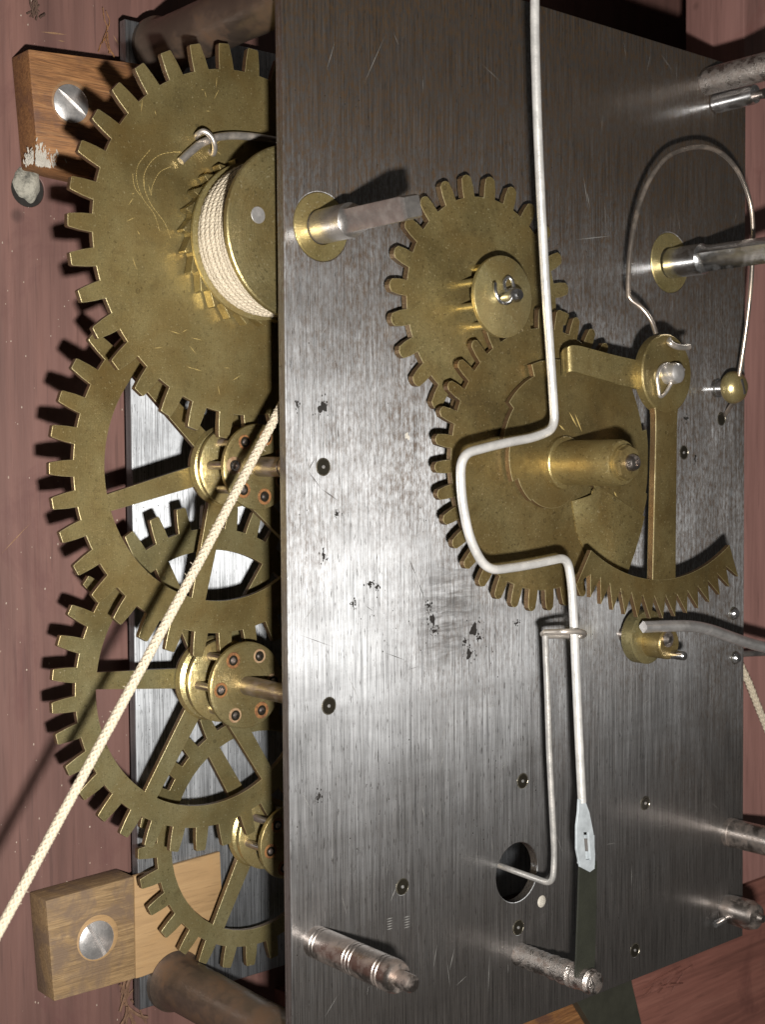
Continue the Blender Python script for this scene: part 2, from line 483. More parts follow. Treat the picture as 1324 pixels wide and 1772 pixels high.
def lathe(cx, cz, prof, n=48, axis='Y', origin=None, closed=False):
    """prof: (radius, y) pairs; turned about the Y axis through (cx, cz), or about another line if origin/axis vector are given"""
    bm = bmesh.new()
    if origin is not None:
        ax = V(axis).normalized()
        e1 = ax.orthogonal().normalized()
        e2 = ax.cross(e1)
    rings = []
    for r, y in prof:
        ring = []
        if r < 1e-6:
            p = V((cx, y, cz)) if origin is None else V(origin) + ax * y
            ring = [bm.verts.new(p)]
        else:
            for i in range(n):
                t = 2 * math.pi * i / n
                if origin is None:
                    p = V((cx + r * math.cos(t), y, cz + r * math.sin(t)))
                else:
                    p = V(origin) + ax * y + e1 * (r * math.cos(t)) + e2 * (r * math.sin(t))
                ring.append(bm.verts.new(p))
        rings.append(ring)
    pairs = list(zip(rings, rings[1:]))
    if closed:
        pairs.append((rings[-1], rings[0]))
    for a, b in pairs:
        if len(a) == 1 and len(b) == 1:
            continue
        for i in range(n):
            j = (i + 1) % n
            if len(a) == 1:
                bm.faces.new((a[0], b[i], b[j]))
            elif len(b) == 1:
                bm.faces.new((a[i], a[j], b[0]))
            else:
                bm.faces.new((a[i], a[j], b[j], b[i]))
    if not closed:
        for ring, flip in ((rings[0], 0), (rings[-1], 1)):
            if len(ring) > 2:
                bm.faces.new(ring)
    return finish(bm, True, 35)


def fillet(pts, rad, seg=6):
    pts = [V(p) for p in pts]
    out = [pts[0]]
    for i in range(1, len(pts) - 1):
        a, b, c = pts[i - 1], pts[i], pts[i + 1]
        u, w = (a - b), (c - b)
        r = rad[i] if hasattr(rad, '__len__') else rad
        k = min(r, u.length * 0.45, w.length * 0.45)
        if k < 1e-4:
            out.append(b)
            continue
        p0, p2 = b + u.normalized() * k, b + w.normalized() * k
        for s in range(seg + 1):
            t = s / seg
            out.append(p0 * (1 - t) ** 2 + b * 2 * t * (1 - t) + p2 * t * t)
    out.append(pts[-1])
    return out


def smooth_path(pts, n=8):
    pts = [V(p) for p in pts]
    P = [pts[0] * 2 - pts[1]] + pts + [pts[-1] * 2 - pts[-2]]
    out = []
    for i in range(1, len(P) - 2):
        p0, p1, p2, p3 = P[i - 1:i + 3]
        for k in range(n):
            t = k / n
            out.append(0.5 * ((2 * p1) + (p2 - p0) * t + (2 * p0 - 5 * p1 + 4 * p2 - p3) * t * t + (3 * p1 - p0 - 3 * p2 + p3) * t ** 3))
    out.append(pts[-1])
    return out


def frames(path):
    path = [V(p) for p in path]
    n = len(path)
    tang = []
    for i in range(n):
        tang.append((path[min(i + 1, n - 1)] - path[max(i - 1, 0)]).normalized())
    e = tang[0].orthogonal().normalized()
    fr = []
    for i in range(n):
        e = (e - tang[i] * e.dot(tang[i])).normalized()
        fr.append((path[i], e.copy(), tang[i].cross(e)))
    return fr


def tube_into(bm, path, rad, seg=12, cap=True, square=False):
    fr = frames(path)
    rings = []
    for i, (p, e1, e2) in enumerate(fr):
        r = rad[i] if hasattr(rad, '__len__') else rad
        ring = []
        for k in range(seg):
            t = 2 * math.pi * (k + 0.5) / seg
            c, s = math.cos(t), math.sin(t)
            if square:
                m = max(abs(c), abs(s))
                q = 1.0 / m
                c, s = c * min(q, 1.28), s * min(q, 1.28)
            ring.append(bm.verts.new(p + e1 * (r * c) + e2 * (r * s)))
        rings.append(ring)
    for a, b in zip(rings, rings[1:]):
        for k in range(seg):
            j = (k + 1) % seg
            bm.faces.new((a[k], a[j], b[j], b[k]))
    if cap:
        bm.faces.new(rings[0])
        bm.faces.new(rings[-1])


def tube(path, rad, seg=12, cap=True, square=False):
    bm = bmesh.new()
    tube_into(bm, path, rad, seg, cap, square)
    return finish(bm, True, 50)


def rounded_end(path, rad, k=4):
    """radii along a path, closing to a dome at both ends"""
    n = len(path)
    return [rad] * n


def braid(path, rad, pitch, strands=8, seg=5, step=0.03):
    """a plaited cord: two sets of strands that wind opposite ways and pass over and under each other"""
    path = [V(p) for p in path]
    L = [0.0]
    for a, b in zip(path, path[1:]):
        L.append(L[-1] + (b - a).length)
    n = max(int(L[-1] / step), 4)
    pts, j = [], 0
    for i in range(n + 1):
        s = L[-1] * i / n
        while j < len(path) - 2 and L[j + 1] < s:
            j += 1
        t = (s - L[j]) / max(L[j + 1] - L[j], 1e-9)
        pts.append(path[j].lerp(path[j + 1], t))
    fr = frames(pts)
    bm = bmesh.new()
    half = strands // 2
    sr = rad * 0.31
    for d in (1, -1):
        for k in range(half):
            line = []
            for i, (p, e1, e2) in enumerate(fr):
                s = L[-1] * i / n
                th = d * 2 * math.pi * s / pitch + 2 * math.pi * k / half
                r = rad - sr + d * 0.22 * sr * math.cos(half * 2 * math.pi * s / pitch * 1.0 + k * math.pi)
                line.append(p + e1 * (r * math.cos(th)) + e2 * (r * math.sin(th)))
            tube_into(bm, line, sr, seg, True)
    tube_into(bm, pts, rad * 0.62, 6, True)
    return finish(bm, True, 80)


def box_into(bm, o, ex, ey, ez):
    """box with corner o and edge vectors"""
    o, ex, ey, ez = V(o), V(ex), V(ey), V(ez)
    v = [bm.verts.new(o + ex * a + ey * b + ez * c) for a in (0, 1) for b in (0, 1) for c in (0, 1)]
    for f in ((0, 1, 3, 2), (4, 6, 7, 5), (0, 4, 5, 1), (2, 3, 7, 6), (0, 2, 6, 4), (1, 5, 7, 3)):
        bm.faces.new([v[i] for i in f])


def box(o, ex, ey, ez, bev=0.0, seg=2):
    bm = bmesh.new()
    box_into(bm, o, ex, ey, ez)
    if bev:
        bmesh.ops.bevel(bm, geom=list(bm.edges), offset=bev, segments=seg, affect='EDGES', profile=0.6)
    return finish(bm, bool(bev), 40)


def loft(sections, cap=True):
    bm = bmesh.new()
    rings = [[bm.verts.new(V(p)) for p in s] for s in sections]
    n = len(rings[0])
    for a, b in zip(rings, rings[1:]):
        for k in range(n):
            j = (k + 1) % n
            bm.faces.new((a[k], a[j], b[j], b[k]))
    if cap:
        bm.faces.new(rings[0])
        bm.faces.new(rings[-1])
    return finish(bm, True, 35)


def thing(name, loc, label, cat, group=None):
    o = bpy.data.objects.new(name, None)
    o.empty_display_size = 0.2
    o.location = loc
    COL.objects.link(o)
    o['label'], o['category'] = label, cat
    if group:
        o['group'] = group
    return o


def root_of(o):
    while o.parent:
        o = o.parent
    return o


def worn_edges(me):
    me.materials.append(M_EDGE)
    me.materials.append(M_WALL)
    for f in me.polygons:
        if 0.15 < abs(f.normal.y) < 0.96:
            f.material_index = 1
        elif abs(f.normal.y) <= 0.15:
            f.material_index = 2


def part(name, me, m, parent, label=None, kind=None):
    loc = root_of(parent).location
    me.transform(Matrix.Translation(-loc))
    me.name = name
    o = bpy.data.objects.new(name, me)
    if m:
        me.materials.append(m)
    if name in ('wheel', 'arm', 'toothed_arc', 'snail'):
        worn_edges(me)
    COL.objects.link(o)
    o.parent = parent
    if label:
        o['label'] = label
    if kind:
        o['kind'] = kind
    return o


def single(name, me, m, label=None, cat=None, group=None, kind=None):
    me.name = name
    o = bpy.data.objects.new(name, me)
    if m:
        me.materials.append(m)
    COL.objects.link(o)
    if label:
        o['label'] = label
    if cat:
        o['category'] = cat
    if group:
        o['group'] = group
    if kind:
        o['kind'] = kind
    return o


# ------------------------------------------------------------------ setting: the board behind
YB = 4.62
bm = bmesh.new()
hx, hz = -1.45, 4.86
hole = circle(hx, hz, 0.27, 28)
me = sheet([(-14, -9.9), (34, -9.9), (34, 16), (-14, 16)], [hole], YB, 1.2, 0.01)
single('backboard', me, M_BOARD, kind='structure')
rz_ = at(1300, 1528, 2.4).z
me = box((3.0, 2.4, -20), (40, 0, 0), (0, 3.0, 0), (0, 0, 20 + rz_), 0.05)
single('lower_rail', me, M_RAIL, kind='structure')

zs_ = at(1300, 1526, 0.8).z
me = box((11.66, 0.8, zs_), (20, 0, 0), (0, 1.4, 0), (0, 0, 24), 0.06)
single('side_board', me, M_BOARD_LIT, kind='structure')

# ------------------------------------------------------------------ the movement's frame: plates, pillars, studs
frame = thing('movement_frame', (0, 0, -8.34), 'large brushed steel clock plates with rust bloom, held apart by dark pillars', 'clock frame')
PX1, PZ0, PZ1, PT = 10.55, -8.34, 7.80, 0.16
PIV = [(0.63, 0.60, 'piv'), (0.69, -2.73, 'piv'), (2.03, -5.57, 'piv'), (4.58, -4.42, 'piv'), (8.72, 0.77, 'piv'), (7.65, -5.31, 'piv'),
       (4.47, -6.75, 'piv'), (7.37, -7.83, 'piv'), (10.22, -2.21, 'pin'), (10.28, -3.04, 'pin'), (9.83, 1.38, 'spr')]
B1, B2 = (0.63, 3.89), (8.31, 4.07)
holes = [circle(x, z, 0.115, 20) for x, z, _ in PIV]
holes += [circle(B1[0], B1[1], 0.47, 40), circle(B2[0], B2[1], 0.52, 40), circle(4.45, -5.86, 0.47, 40), circle(7.35, -2.36, 0.30, 28)]
fp = part('front_plate', sheet([(0, PZ0), (PX1, PZ0), (PX1, PZ1), (0, PZ1)], holes, 0.0, PT, 0.014), M_PLATE, frame)
part('back_plate', sheet([(0, PZ0 + 0.2), (PX1, PZ0 + 0.2), (PX1, PZ1 - 0.2), (0, PZ1 - 0.2)], [], 4.12, 0.20, 0.02), M_BACK, frame, 'paler back plate of brushed steel')
for bx, bz, ro, ri in ((*B1, 0.468, 0.245), (*B2, 0.518, 0.27)):
    part('bushing', lathe(bx, bz, [(ri, -0.004), (ri + 0.01, -0.012), (ro - 0.01, -0.012), (ro, 0.0), (ro, PT), (ri, PT)], 48, closed=True), M_BRASS_Y, fp)
for x, z, kind in PIV:
    # sunk oil cup with a domed pivot end in it
    part('oil_sink', lathe(x, z, [(0.112, -0.003), (0.108, -0.002), (0.088, 0.06), (0.080, 0.12), (0.0, 0.12)], 24), M_OIL, fp)
    part('sink_rim', lathe(x, z, [(0.110, -0.004), (0.114, -0.009), (0.123, -0.006), (0.126, 0.002)], 24, closed=True), M_SINK, fp)
    if kind == 'piv':
        part('pivot', lathe(x, z, [(0.0, -0.015), (0.022, -0.012), (0.026, 0.0), (0.058, 0.010), (0.074, 0.04), (0.078, 0.12)], 20), M_SCREW, fp)
    elif kind == 'pin':
        part('pin_head', lathe(x, z, [(0.0, -0.10), (0.07, -0.085), (0.105, -0.045), (0.112, 0.0), (0.10, 0.06)], 24), M_STEELC, fp)
# pillars between the plates
for x, z in ((0.60, 7.24), (0.62, -7.80), (9.85, 7.15), (9.95, -7.75)):
    pl = part('pillar', lathe(x, z, [(0.50, 4.118), (0.50, 4.02), (0.44, 3.94), (0.42, 3.7), (0.40, 2.0), (0.42, 0.5), (0.50, 0.35), (0.50, 0.162)], 40), M_PILLAR, frame)
# pillar ends that come through the front plate
pe = part('pillar_end', lathe(9.35, 7.36, [(0.235, 0.0), (0.24, -1.9), (0.21, -2.0), (0.0, -2.0)], 32), M_RUSTY, frame)
part('retaining_pin', lathe(9.62, 7.02, [(0.175, -0.02), (0.175, -0.78), (0.16, -0.84), (0.0, -0.84)], 28), M_STEELC, pe)
part('retaining_pin', lathe(9.66, 7.0, [(0.07, -0.80), (0.09, -1.0), (0.0, -1.05)], 20), M_STEEL, pe)
pe2 = part('pillar_end', lathe(10.03, -7.69, [(0.25, 0.0), (0.265, -0.1), (0.27, -0.52), (0.22, -0.66), (0.10, -0.72), (0.07, -0.80), (0.0, -0.81)], 32), M_STEEL, frame)
part('retaining_pin', tube([(9.55, -0.09, -7.86), (9.74, -0.10, -7.84), (9.95, -0.11, -7.83)], 0.06, 12), M_STEELC, pe2)
# dial posts and studs
gx, gz = 0.43, -6.0
rings = []
prof = [(0.222, 0.0)]
for yy in (-0.12, -0.19, -0.84, -0.91, -0.98, -1.46, -1.53):
    prof += [(0.222, yy + 0.012), (0.205, yy), (0.222, yy - 0.012)]
prof += [(0.222, -1.66), (0.205, -1.73), (0.19, -1.755), (0.118, -1.757), (0.115, -2.0), (0.10, -2.03), (0.0, -2.035)]
part('dial_post', lathe(gx, gz, prof, 40), M_STEEL, frame, 'turned steel post with pairs of scribed rings')
prof = [(0.185, 0.0)]
for k in range(30):
    y = -0.06 - 1.52 * k / 29
    prof.append((0.185 + random.uniform(-0.014, 0.012) - 0.02 * (k > 27), y))
prof += [(0.13, -1.60), (0.0, -1.605)]
part('dial_post', lathe(4.50, -7.19, prof, 28), M_RUSTY, frame, 'pitted rusty steel stud without rings')
part('dial_post', lathe(10.12, -6.28, [(0.27, 0.0), (0.272, -0.1), (0.262, -0.11), (0.262, -2.2), (0.0, -2.2)], 32), M_STEEL, frame, 'smooth steel stud at the far edge')

# wear on the front plate: hairline scratches and black residue lying on it
def scratch(bm, p, q, w):
    p, q = V(p), V(q)
    d = (q - p).normalized()
    n = V((-d.z, 0, d.x)) * w / 2
    mid = (p + q) / 2
    vs = [p, mid + n, q, mid - n]
    bm.faces.new([bm.verts.new(v) for v in vs])


bmA, bmB = bmesh.new(), bmesh.new()
for i in range(110):
    x, z = random.uniform(0.2, 10.3), random.uniform(-8.1, 7.6)
    if (V((x, 0, z)) - V((4.5, 0, 0.7))).length < 2.4:
        continue
    a = random.gauss(math.pi / 2, 0.35) if random.random() < 0.8 else random.uniform(0, math.pi)
    l = random.uniform(0.06, 0.5) * (1 if random.random() < 0.9 else 1.8)
    scratch(bmA if random.random() < 0.75 else bmB, (x, -0.0025, z), (x + l * math.cos(a), -0.0025, z + l * math.sin(a)), random.uniform(0.005, 0.010))
for pts in ([(707, 965), (722, 1000), (736, 1040), (747, 1078)], [(545, 792), (533, 815), (555, 845), (587, 868)]):
    for a, b in zip(pts, pts[1:]):
        scratch(bmB, at(*a, -0.003), at(*b, -0.003), 0.014)
for a, b in (((688, 1530), (675, 1562)), ((778, 1680), (787, 1640)), ((1016, 330), (1022, 362)), ((1010, 305), (1019, 362)), ((995, 415), (1060, 408)), ((690, 800), (698, 845)), ((762, 1330), (770, 1300)), ((730, 1392), (735, 1415))):
    scratch(bmA, at(*a, -0.003), at(*b, -0.003), 0.014)
part('bright_scratches', finish(bmA, False), M_SCR, fp, kind='stuff')
part('dark_scratches', finish(bmB, False), M_DSCR, fp, kind='stuff')


SPECKS = bmesh.new()


def blot(px, py, w, h, Y=-0.003, n=18):
    c = at(px, py, Y)
    k = 2329 / (at(px, py, Y) - CAM).dot(fwd)
    rx, rz = w / k / 2 * 1.0, h / k / 2 * 0.8
    ph = [random.uniform(0, 6.28) for _ in range(3)]
    bm = bmesh.new()
    vs = []
    for i in range(n):
        t = 2 * math.pi * i / n
        r = 1 + 0.22 * math.sin(2 * t + ph[0]) + 0.2 * math.sin(3 * t + ph[1]) + 0.15 * math.sin(5 * t + ph[2])
        vs.append(bm.verts.new((c.x + rx * r * math.cos(t), Y, c.z + rz * r * math.sin(t))))
    bm.faces.new(vs)
    for k in range(random.randint(5, 14)):
        a, d, r = random.uniform(0, 6.28), random.uniform(1.1, 2.8), random.uniform(0.005, 0.015)
        SPECKS.faces.new([SPECKS.verts.new((c.x + rx * d * math.cos(a) + r * math.cos(j * 1.05), Y, c.z + rz * d * math.sin(a) + r * 1.4 * math.sin(j * 1.05))) for j in range(6)])
    return finish(bm, False)


for q in ((558, 705, 18, 24), (514, 700, 5, 14), (749, 1072, 10, 26), (752, 1092, 10, 9), (742, 1048, 8, 9), (820, 1090, 20, 22), (812, 1132, 14, 18), (805, 1110, 8, 10),
          (830, 1104, 8, 8), (560, 962, 8, 14), (640, 1010, 12, 8), (652, 1016, 8, 8), (611, 1045, 5, 10), (552, 1378, 6, 18), (583, 890, 9, 7), (1188, 724, 12, 8), (1204, 796, 4, 8), (895, 1078, 8, 5)):
    part('residue_spot', blot(*q), M_BLACK, fp)
part('residue_specks', finish(SPECKS, False), M_BLACK, fp, kind='stuff')
SPECKS = bmesh.new()
_p = at(938, 1560, 0)
part('plaster_spot', lathe(_p.x, _p.z, [(0.0, -0.022), (0.05, -0.02), (0.085, -0.010), (0.10, 0.002)], 20), M_CHALK, fp)
part('pale_speck', blot(705, 755, 10, 15), M_CHALK, fp)
# punched repair marks
for px, py in ((674, 1600), (704, 1597)):
    bm = bmesh.new()
    for k in range(5):
        scratch(bm, at(px - 5, py - 9 + k * 4.5, -0.003), at(px + 6, py - 12 + k * 4.5, -0.003), 0.016)
    part('scored_mark', finish(bm, False), M_SCR, fp)

# ------------------------------------------------------------------ left train: barrel wheel
YG = 1.84
G = (0.65, 3.88)
bar = thing('barrel_wheel', (G[0], YG, G[1]), 'large solid brass great wheel with ratchet and cord barrel, topmost at the left', 'clock wheel', 'toothed wheels of the left train')
part('wheel', sheet(gear_outline(*G, 2.885, 2.52, 35, 178.9, 0.36, 0.56, jit=0.03), [circle(*G, 0.2, 24)], YG, 0.10), M_BRASS, bar)
ro = []
for i in range(25):
    a = R(18 + i * 360 / 25)
    st = 2 * math.pi / 25
    for f, r in ((0.0, 1.215), (0.10, 1.205), (0.13, 1.095), (0.30, 1.09), (0.65, 1.14)):
        ro.append((G[0] + r * math.cos(a + f * st), G[1] + r * math.sin(a + f * st)))
part('ratchet', sheet(ro, [circle(*G, 0.3, 24)], 1.62, 0.18, 0.01), M_BRASS, bar)
part('drum', lathe(*G, [(1.10, 1.58), (1.14, 1.55), (1.14, 1.50), (0.985, 1.47), (0.985, 0.62), (0.3, 0.62)], 72), M_BRASS_Y, bar)
flg = part('drum_flange', lathe(*G, [(0.30, 0.52), (1.195, 0.52), (1.215, 0.535), (1.22, 0.60), (1.20, 0.625), (0.3, 0.63)], 96, closed=True), M_BRASS_T, bar)
rv = at(446.8, 372, 0.515)
part('rivet', lathe(rv.x, rv.z, [(0.0, 0.511), (0.11, 0.513), (0.125, 0.53)], 28), M_SCREW, flg)
part('hub', lathe(*G, [(0.34, 0.60), (0.36, 0.42), (0.34, 0.40), (0.25, 0.40)], 32), M_BRASS_Y, bar)
# arbor: round, then filed square at the end
sq = []
def sect(y, r, k, n=32, rot=R(24)):
    s = []
    for i in range(n):
        t = 2 * math.pi * i / n
        c, q = math.cos(t), math.sin(t)
        m = max(abs(c), abs(q))
        f = 1 + (min(0.73 / m, 1.0) - 1) * k
        a = t + rot
        s.append((r * f * math.cos(a), y, r * f * math.sin(a)))
    return s


def square_arbor(c, r, yb, y1, y2, rot):
    secs = [[(c[0] + x, y, c[1] + z) for x, y, z in sect(yy, rr, k, rot=rot)] for yy, rr, k in
            ((yb, r, 0), (y1, r, 0), (y1 - 0.004, r * 0.99, 0.05), (y1 - 0.12, r * 0.92, 1), (y2 + 0.07, r * 0.90, 1), (y2, r * 0.76, 1))]
    return loft(secs)


part('winding_arbor', square_arbor((0.63, 3.89), 0.235, 1.9, -0.66, -1.90, R(14)), M_ARBOR, bar)
# click spring and the staple that holds it
cp = [at(312, 279, YG - 0.10), at(330, 262, YG - 0.12), at(352, 246, YG - 0.14), at(385, 236, YG - 0.13), at(430, 236, YG - 0.11), at(490, 246, YG - 0.10), at(540, 265, YG - 0.10)]
part('click_spring', tube(smooth_path(cp), 0.058, 12), M_GREYW, bar)
st = [at(339, 238, YG + 0.02), at(341, 233, YG - 0.14), at(352, 227, YG - 0.24), at(365, 236, YG - 0.27), at(371, 252, YG - 0.24), at(369, 266, YG - 0.12), at(362, 262, YG + 0.02)]
part('staple', tube(smooth_path(st), 0.04, 10), M_GREYW, bar)
bmg = bmesh.new()
rnd = random.Random(3)
for pts in (((246, 258), (225, 285), (222, 310), (232, 342), (252, 370), (262, 400)), ((300, 262), (262, 268), (240, 290), (234, 318), (246, 352), (270, 385), (281, 412)),
            ((282, 288), (262, 298), (250, 320), (247, 338)), ((330, 255), (305, 264), (285, 262)), ((215, 300), (218, 322), (228, 338))):
    pth = smooth_path([at(a + 14, b, YG - 0.0025) for a, b in pts], 6)
    w = rnd.uniform(0.005, 0.009)
    for p, q in zip(pth, pth[1:]):
        scratch(bmg, p, q + (q - p) * 0.25, w)
for k in range(26):
    a, r = rnd.uniform(1.7, 4.6), rnd.uniform(1.3, 2.4)
    p = V((G[0] + r * math.cos(a), YG - 0.0025, G[1] + r * math.sin(a)))
    t = rnd.uniform(0, 3.14)
    l = rnd.uniform(0.05, 0.22)
    scratch(bmg, p, p + V((l * math.cos(t), 0, l * math.sin(t))), 0.007)
part('curved_scratches', finish(bmg, False), M_GSCR, bar, kind='stuff')

# ------------------------------------------------------------------ left train: three wheels with lantern pinions
def train_wheel(c, y, rt, rr, nt_, ph, spokes, rin, rhub, pin, label, jit, mat, holes=True):
    t = thing('train_wheel', (c[0], y, c[1]), label, 'clock wheel', 'toothed wheels of the left train')
    op = crossings(c[0], c[1], rhub, rin, spokes, 0.155, 0.125)
    part('wheel', sheet(gear_outline(*c, rt, rr, nt_, ph, 0.35, 0.55, jit=jit), op + [circle(*c, 0.15, 20)], y, 0.095), mat, t)
    yf, yr, rs, rp, n, pa = pin          # front face of pinion, front face of rear shroud, shroud radius, trundle circle, count, phase
    part('collar', lathe(*c, [(0.12, y + 0.02), (rs - 0.03, y + 0.02), (rs, y - 0.02), (rs - 0.03, y - 0.10), (rs - 0.10, y - 0.14), (rs - 0.10, yr + 0.14), (rs - 0.02, yr + 0.09), (rs - 0.02, yr + 0.02), (rs - 0.05, yr), (0.12, yr)], 56), M_BRASS_Y, t)
    sh = part('shroud', lathe(*c, [(0.12, yf), (rs - 0.05, yf), (rs - 0.005, yf + 0.02), (rs, yf + 0.07), (rs - 0.03, yf + 0.12), (0.12, yf + 0.12)], 64, closed=True), M_BRASS_T, t)
    for k in range(n):
        a = R(pa) + 2 * math.pi * k / n
        x, z = c[0] + rp * math.cos(a), c[1] + rp * math.sin(a)
        tr = part('trundle', lathe(x, z, [(0.0, yf - 0.040), (0.03, yf - 0.034), (0.05, yf - 0.010), (0.062, yf + 0.005), (0.062, yr + 0.01)], 16), M_STEEL, t)
        rq = random.uniform(0.100, 0.124)
        part('rust_ring', lathe(x + random.uniform(-0.008, 0.008), z, [(0.07, yf - 0.003), (0.078, yf - 0.011), (rq, yf - 0.009), (rq + 0.01, yf + 0.004)], 24), random.choice((M_RUST, M_RUST, M_RUST2)), tr)
        part('dark_ring', lathe(x, z, [(0.03, yf - 0.004), (0.045, yf - 0.014), (0.078, yf - 0.0125), (0.085, yf + 0.002)], 20), M_OIL, tr)
    part('arbor', lathe(*c, [(0.145, yr + 0.3), (0.145, 0.95), (0.155, 0.94), (0.155, 0.90), (0.145, 0.89), (0.145, 0.30), (0.06, 0.27), (0.06, 0.1)], 28), M_STEEL, t)
    return t


train_wheel((0.63, 0.60), 2.44, 2.895, 2.53, 36, 179.6, [-166 + 63 * 0 + 360 * 0, -102, -42, 18, 78, 136][0:6] and [18, 78, 136, 194, 256, 318], 2.04, 0.60,
            (1.52, 2.16, 0.63, 0.445, 7, 177), 'brass wheel with tapered spokes, second from the top at the left, crossed by the cord', 0.03, M_BRASS)
train_wheel((0.71, -2.70), 3.02, 2.71, 2.34, 35, -177.1, [56, 115, 175, 236.5, 302, 356], 2.0, 0.62,
            (2.02, 2.64, 0.66, 0.48, 6, -178), 'brass wheel with pale spoke edges and rusty pinion ends, third from the top', 0.03, M_BRASS_G)
train_wheel((2.0, -5.48), 3.65, 2.27, 1.93, 29, -168.6, [120, 241.5, 0], 1.66, 0.52,
            (2.70, 3.32, 0.60, 0.42, 6, 10), 'smallest brass wheel, lowest at the left, in front of the pale wood block', 0.03, M_BRASS_G)

# ------------------------------------------------------------------ the cord: wound turns on the barrel and the run down to the lower left
cord = thing('weight_cord', (G[0], 0.9, G[1] - 1.05), 'cream braided cord wound on the barrel and running down to the lower left', 'cord', 'cream braided cords')
NT_ = 8
for k in range(NT_):
    y = 0.70 + 0.101 * k
    wr = 1.045 + random.uniform(-0.014, 0.014)
    w1, w2 = random.uniform(0, 6), random.uniform(0, 6)
    path = [(G[0] + (wr + 0.006 * math.sin(a * 0.06 + w1)) * math.cos(R(a)), y + 0.101 * (a - 85) / 360 * 0.6 + 0.010 * math.sin(a * 0.05 + w2), G[1] + wr * math.sin(R(a))) for a in range(85 if k > 2 else 100, 291, 4)]
    part('wound_turn', braid(path, 0.060, 0.30, 8, 5, 0.035), M_CORD, cord)
run = [at(560, 560, 0.62), at(520, 640, 0.58), at(484, 708, 0.52), at(420, 828, 0.46), at(350, 962, 0.42), at(200, 1238, 0.40), at(100, 1422, 0.40), at(0, 1607, 0.40), at(-120, 1830, 0.40)]
part('free_run', braid(run, 0.066, 0.34, 8, 6, 0.03), M_CORD, cord)
rnd = random.Random(12)
bmf = bmesh.new()
rs_ = smooth_path(run, 12)
for k in range(170):
    p = rnd.choice(rs_[10:-8]) + V((rnd.uniform(-0.15, 0.15), 0, 0)) * 0
    n_ = V((rnd.gauss(0, 1), rnd.gauss(0, 1), rnd.gauss(0, 1))).normalized()
    q = p + n_ * 0.06
    r_ = q + (n_ + V((rnd.gauss(0, 1), rnd.gauss(0, 1), rnd.gauss(0, 1))) * 0.6).normalized() * rnd.uniform(0.02, 0.06)
    tube_into(bmf, [p, q, r_], 0.0035, 4)
part('loose_fibres', finish(bmf), M_CORD, cord, kind='stuff')
c2 = [at(1280, 1146, 0.55), at(1296, 1180, 0.52), at(1310, 1216, 0.5), at(1340, 1290, 0.5), at(1400, 1440, 0.5)]
single('weight_cord', braid(c2, 0.075, 0.4, 8, 5, 0.05), M_CORD, 'short piece of cream cord coming out behind the far edge of the front plate', 'cord', 'cream braided cords')

# ------------------------------------------------------------------ motion work on the front plate
mw = thing('minute_wheel', (3.52, -0.27, 3.02), 'solid brass wheel with rounded teeth and a pinned washer, behind the bent wire', 'clock wheel')
MW = (3.51, 3.02)
part('wheel', sheet(gear_outline(*MW, 1.895, 1.57, 24, 101.3, 0.42, 0.56, True, jit=0.03), [circle(*MW, 0.2, 24)], -0.28, 0.11), M_BRASS, mw)
wc = (3.46, 3.07)
for k in range(8):
    a = R(20 + 45 * k)
    part('pinion_leaf', lathe(wc[0] + 0.46 * math.cos(a), wc[1] + 0.46 * math.sin(a), [(0.065, -0.27), (0.065, -0.70)], 14), M_BRASS_Y, mw)
part('washer', lathe(*wc, [(0.0, -0.72), (0.585, -0.72), (0.60, -0.71), (0.60, -0.65), (0.585, -0.64), (0.0, -0.64)], 64), M_BRASS_Y, mw)
stud = part('stud', lathe(*wc, [(0.11, -0.70), (0.115, -0.90), (0.105, -1.0), (0.07, -1.05), (0.0, -1.06)], 28), M_STEELC, mw)
pn = [at(857, 490, -0.86), at(858, 505, -0.90), at(866, 522, -0.92), at(880, 524, -0.92), at(889, 510, -0.88), at(888, 490, -0.84), at(880, 480, -0.80), at(873, 488, -0.80), at(874, 500, -0.84)]
part('cotter_pin', tube(smooth_path(pn, 6), 0.028, 10), M_STEELC, stud)

HW = (4.54, 0.67)
hw = thing('hour_wheel', (HW[0], -0.55, HW[1]), 'larger brass wheel with stepped snail cam and thick pipe, ringed by the bent wire', 'clock wheel')
part('wheel', sheet(gear_outline(*HW, 2.335, 2.01, 36, 162.0, 0.42, 0.55, True, jit=0.03), [circle(*HW, 0.2, 24)], -0.56, 0.10), M_BRASS_D, hw)
steps = [(-24, -14, 2.36), (-14, 12, 2.31), (12, 40, 2.2), (40, 68, 1.90), (68, 108, 1.53), (108, 138, 1.30), (138, 166, 1.13), (166, 200, 0.95), (200, 232, 0.80), (232, 336, 0.74)]
sn = []
for a, b, r in steps:
    n = max(3, int((b - a) / 4))
    for k in range(n + 1):
        t = R(a + (b - a) * k / n - (0.01 if k == n else 0))
        rr = r * (1.02 - 0.035 * k / n) if a > 12 else r
        sn.append((HW[0] + rr * math.cos(t), HW[1] + rr * math.sin(t)))
part('snail', sheet(sn, [circle(*HW, 0.2, 24)], -0.70, 0.10, 0.008), M_BRASS_D, hw)
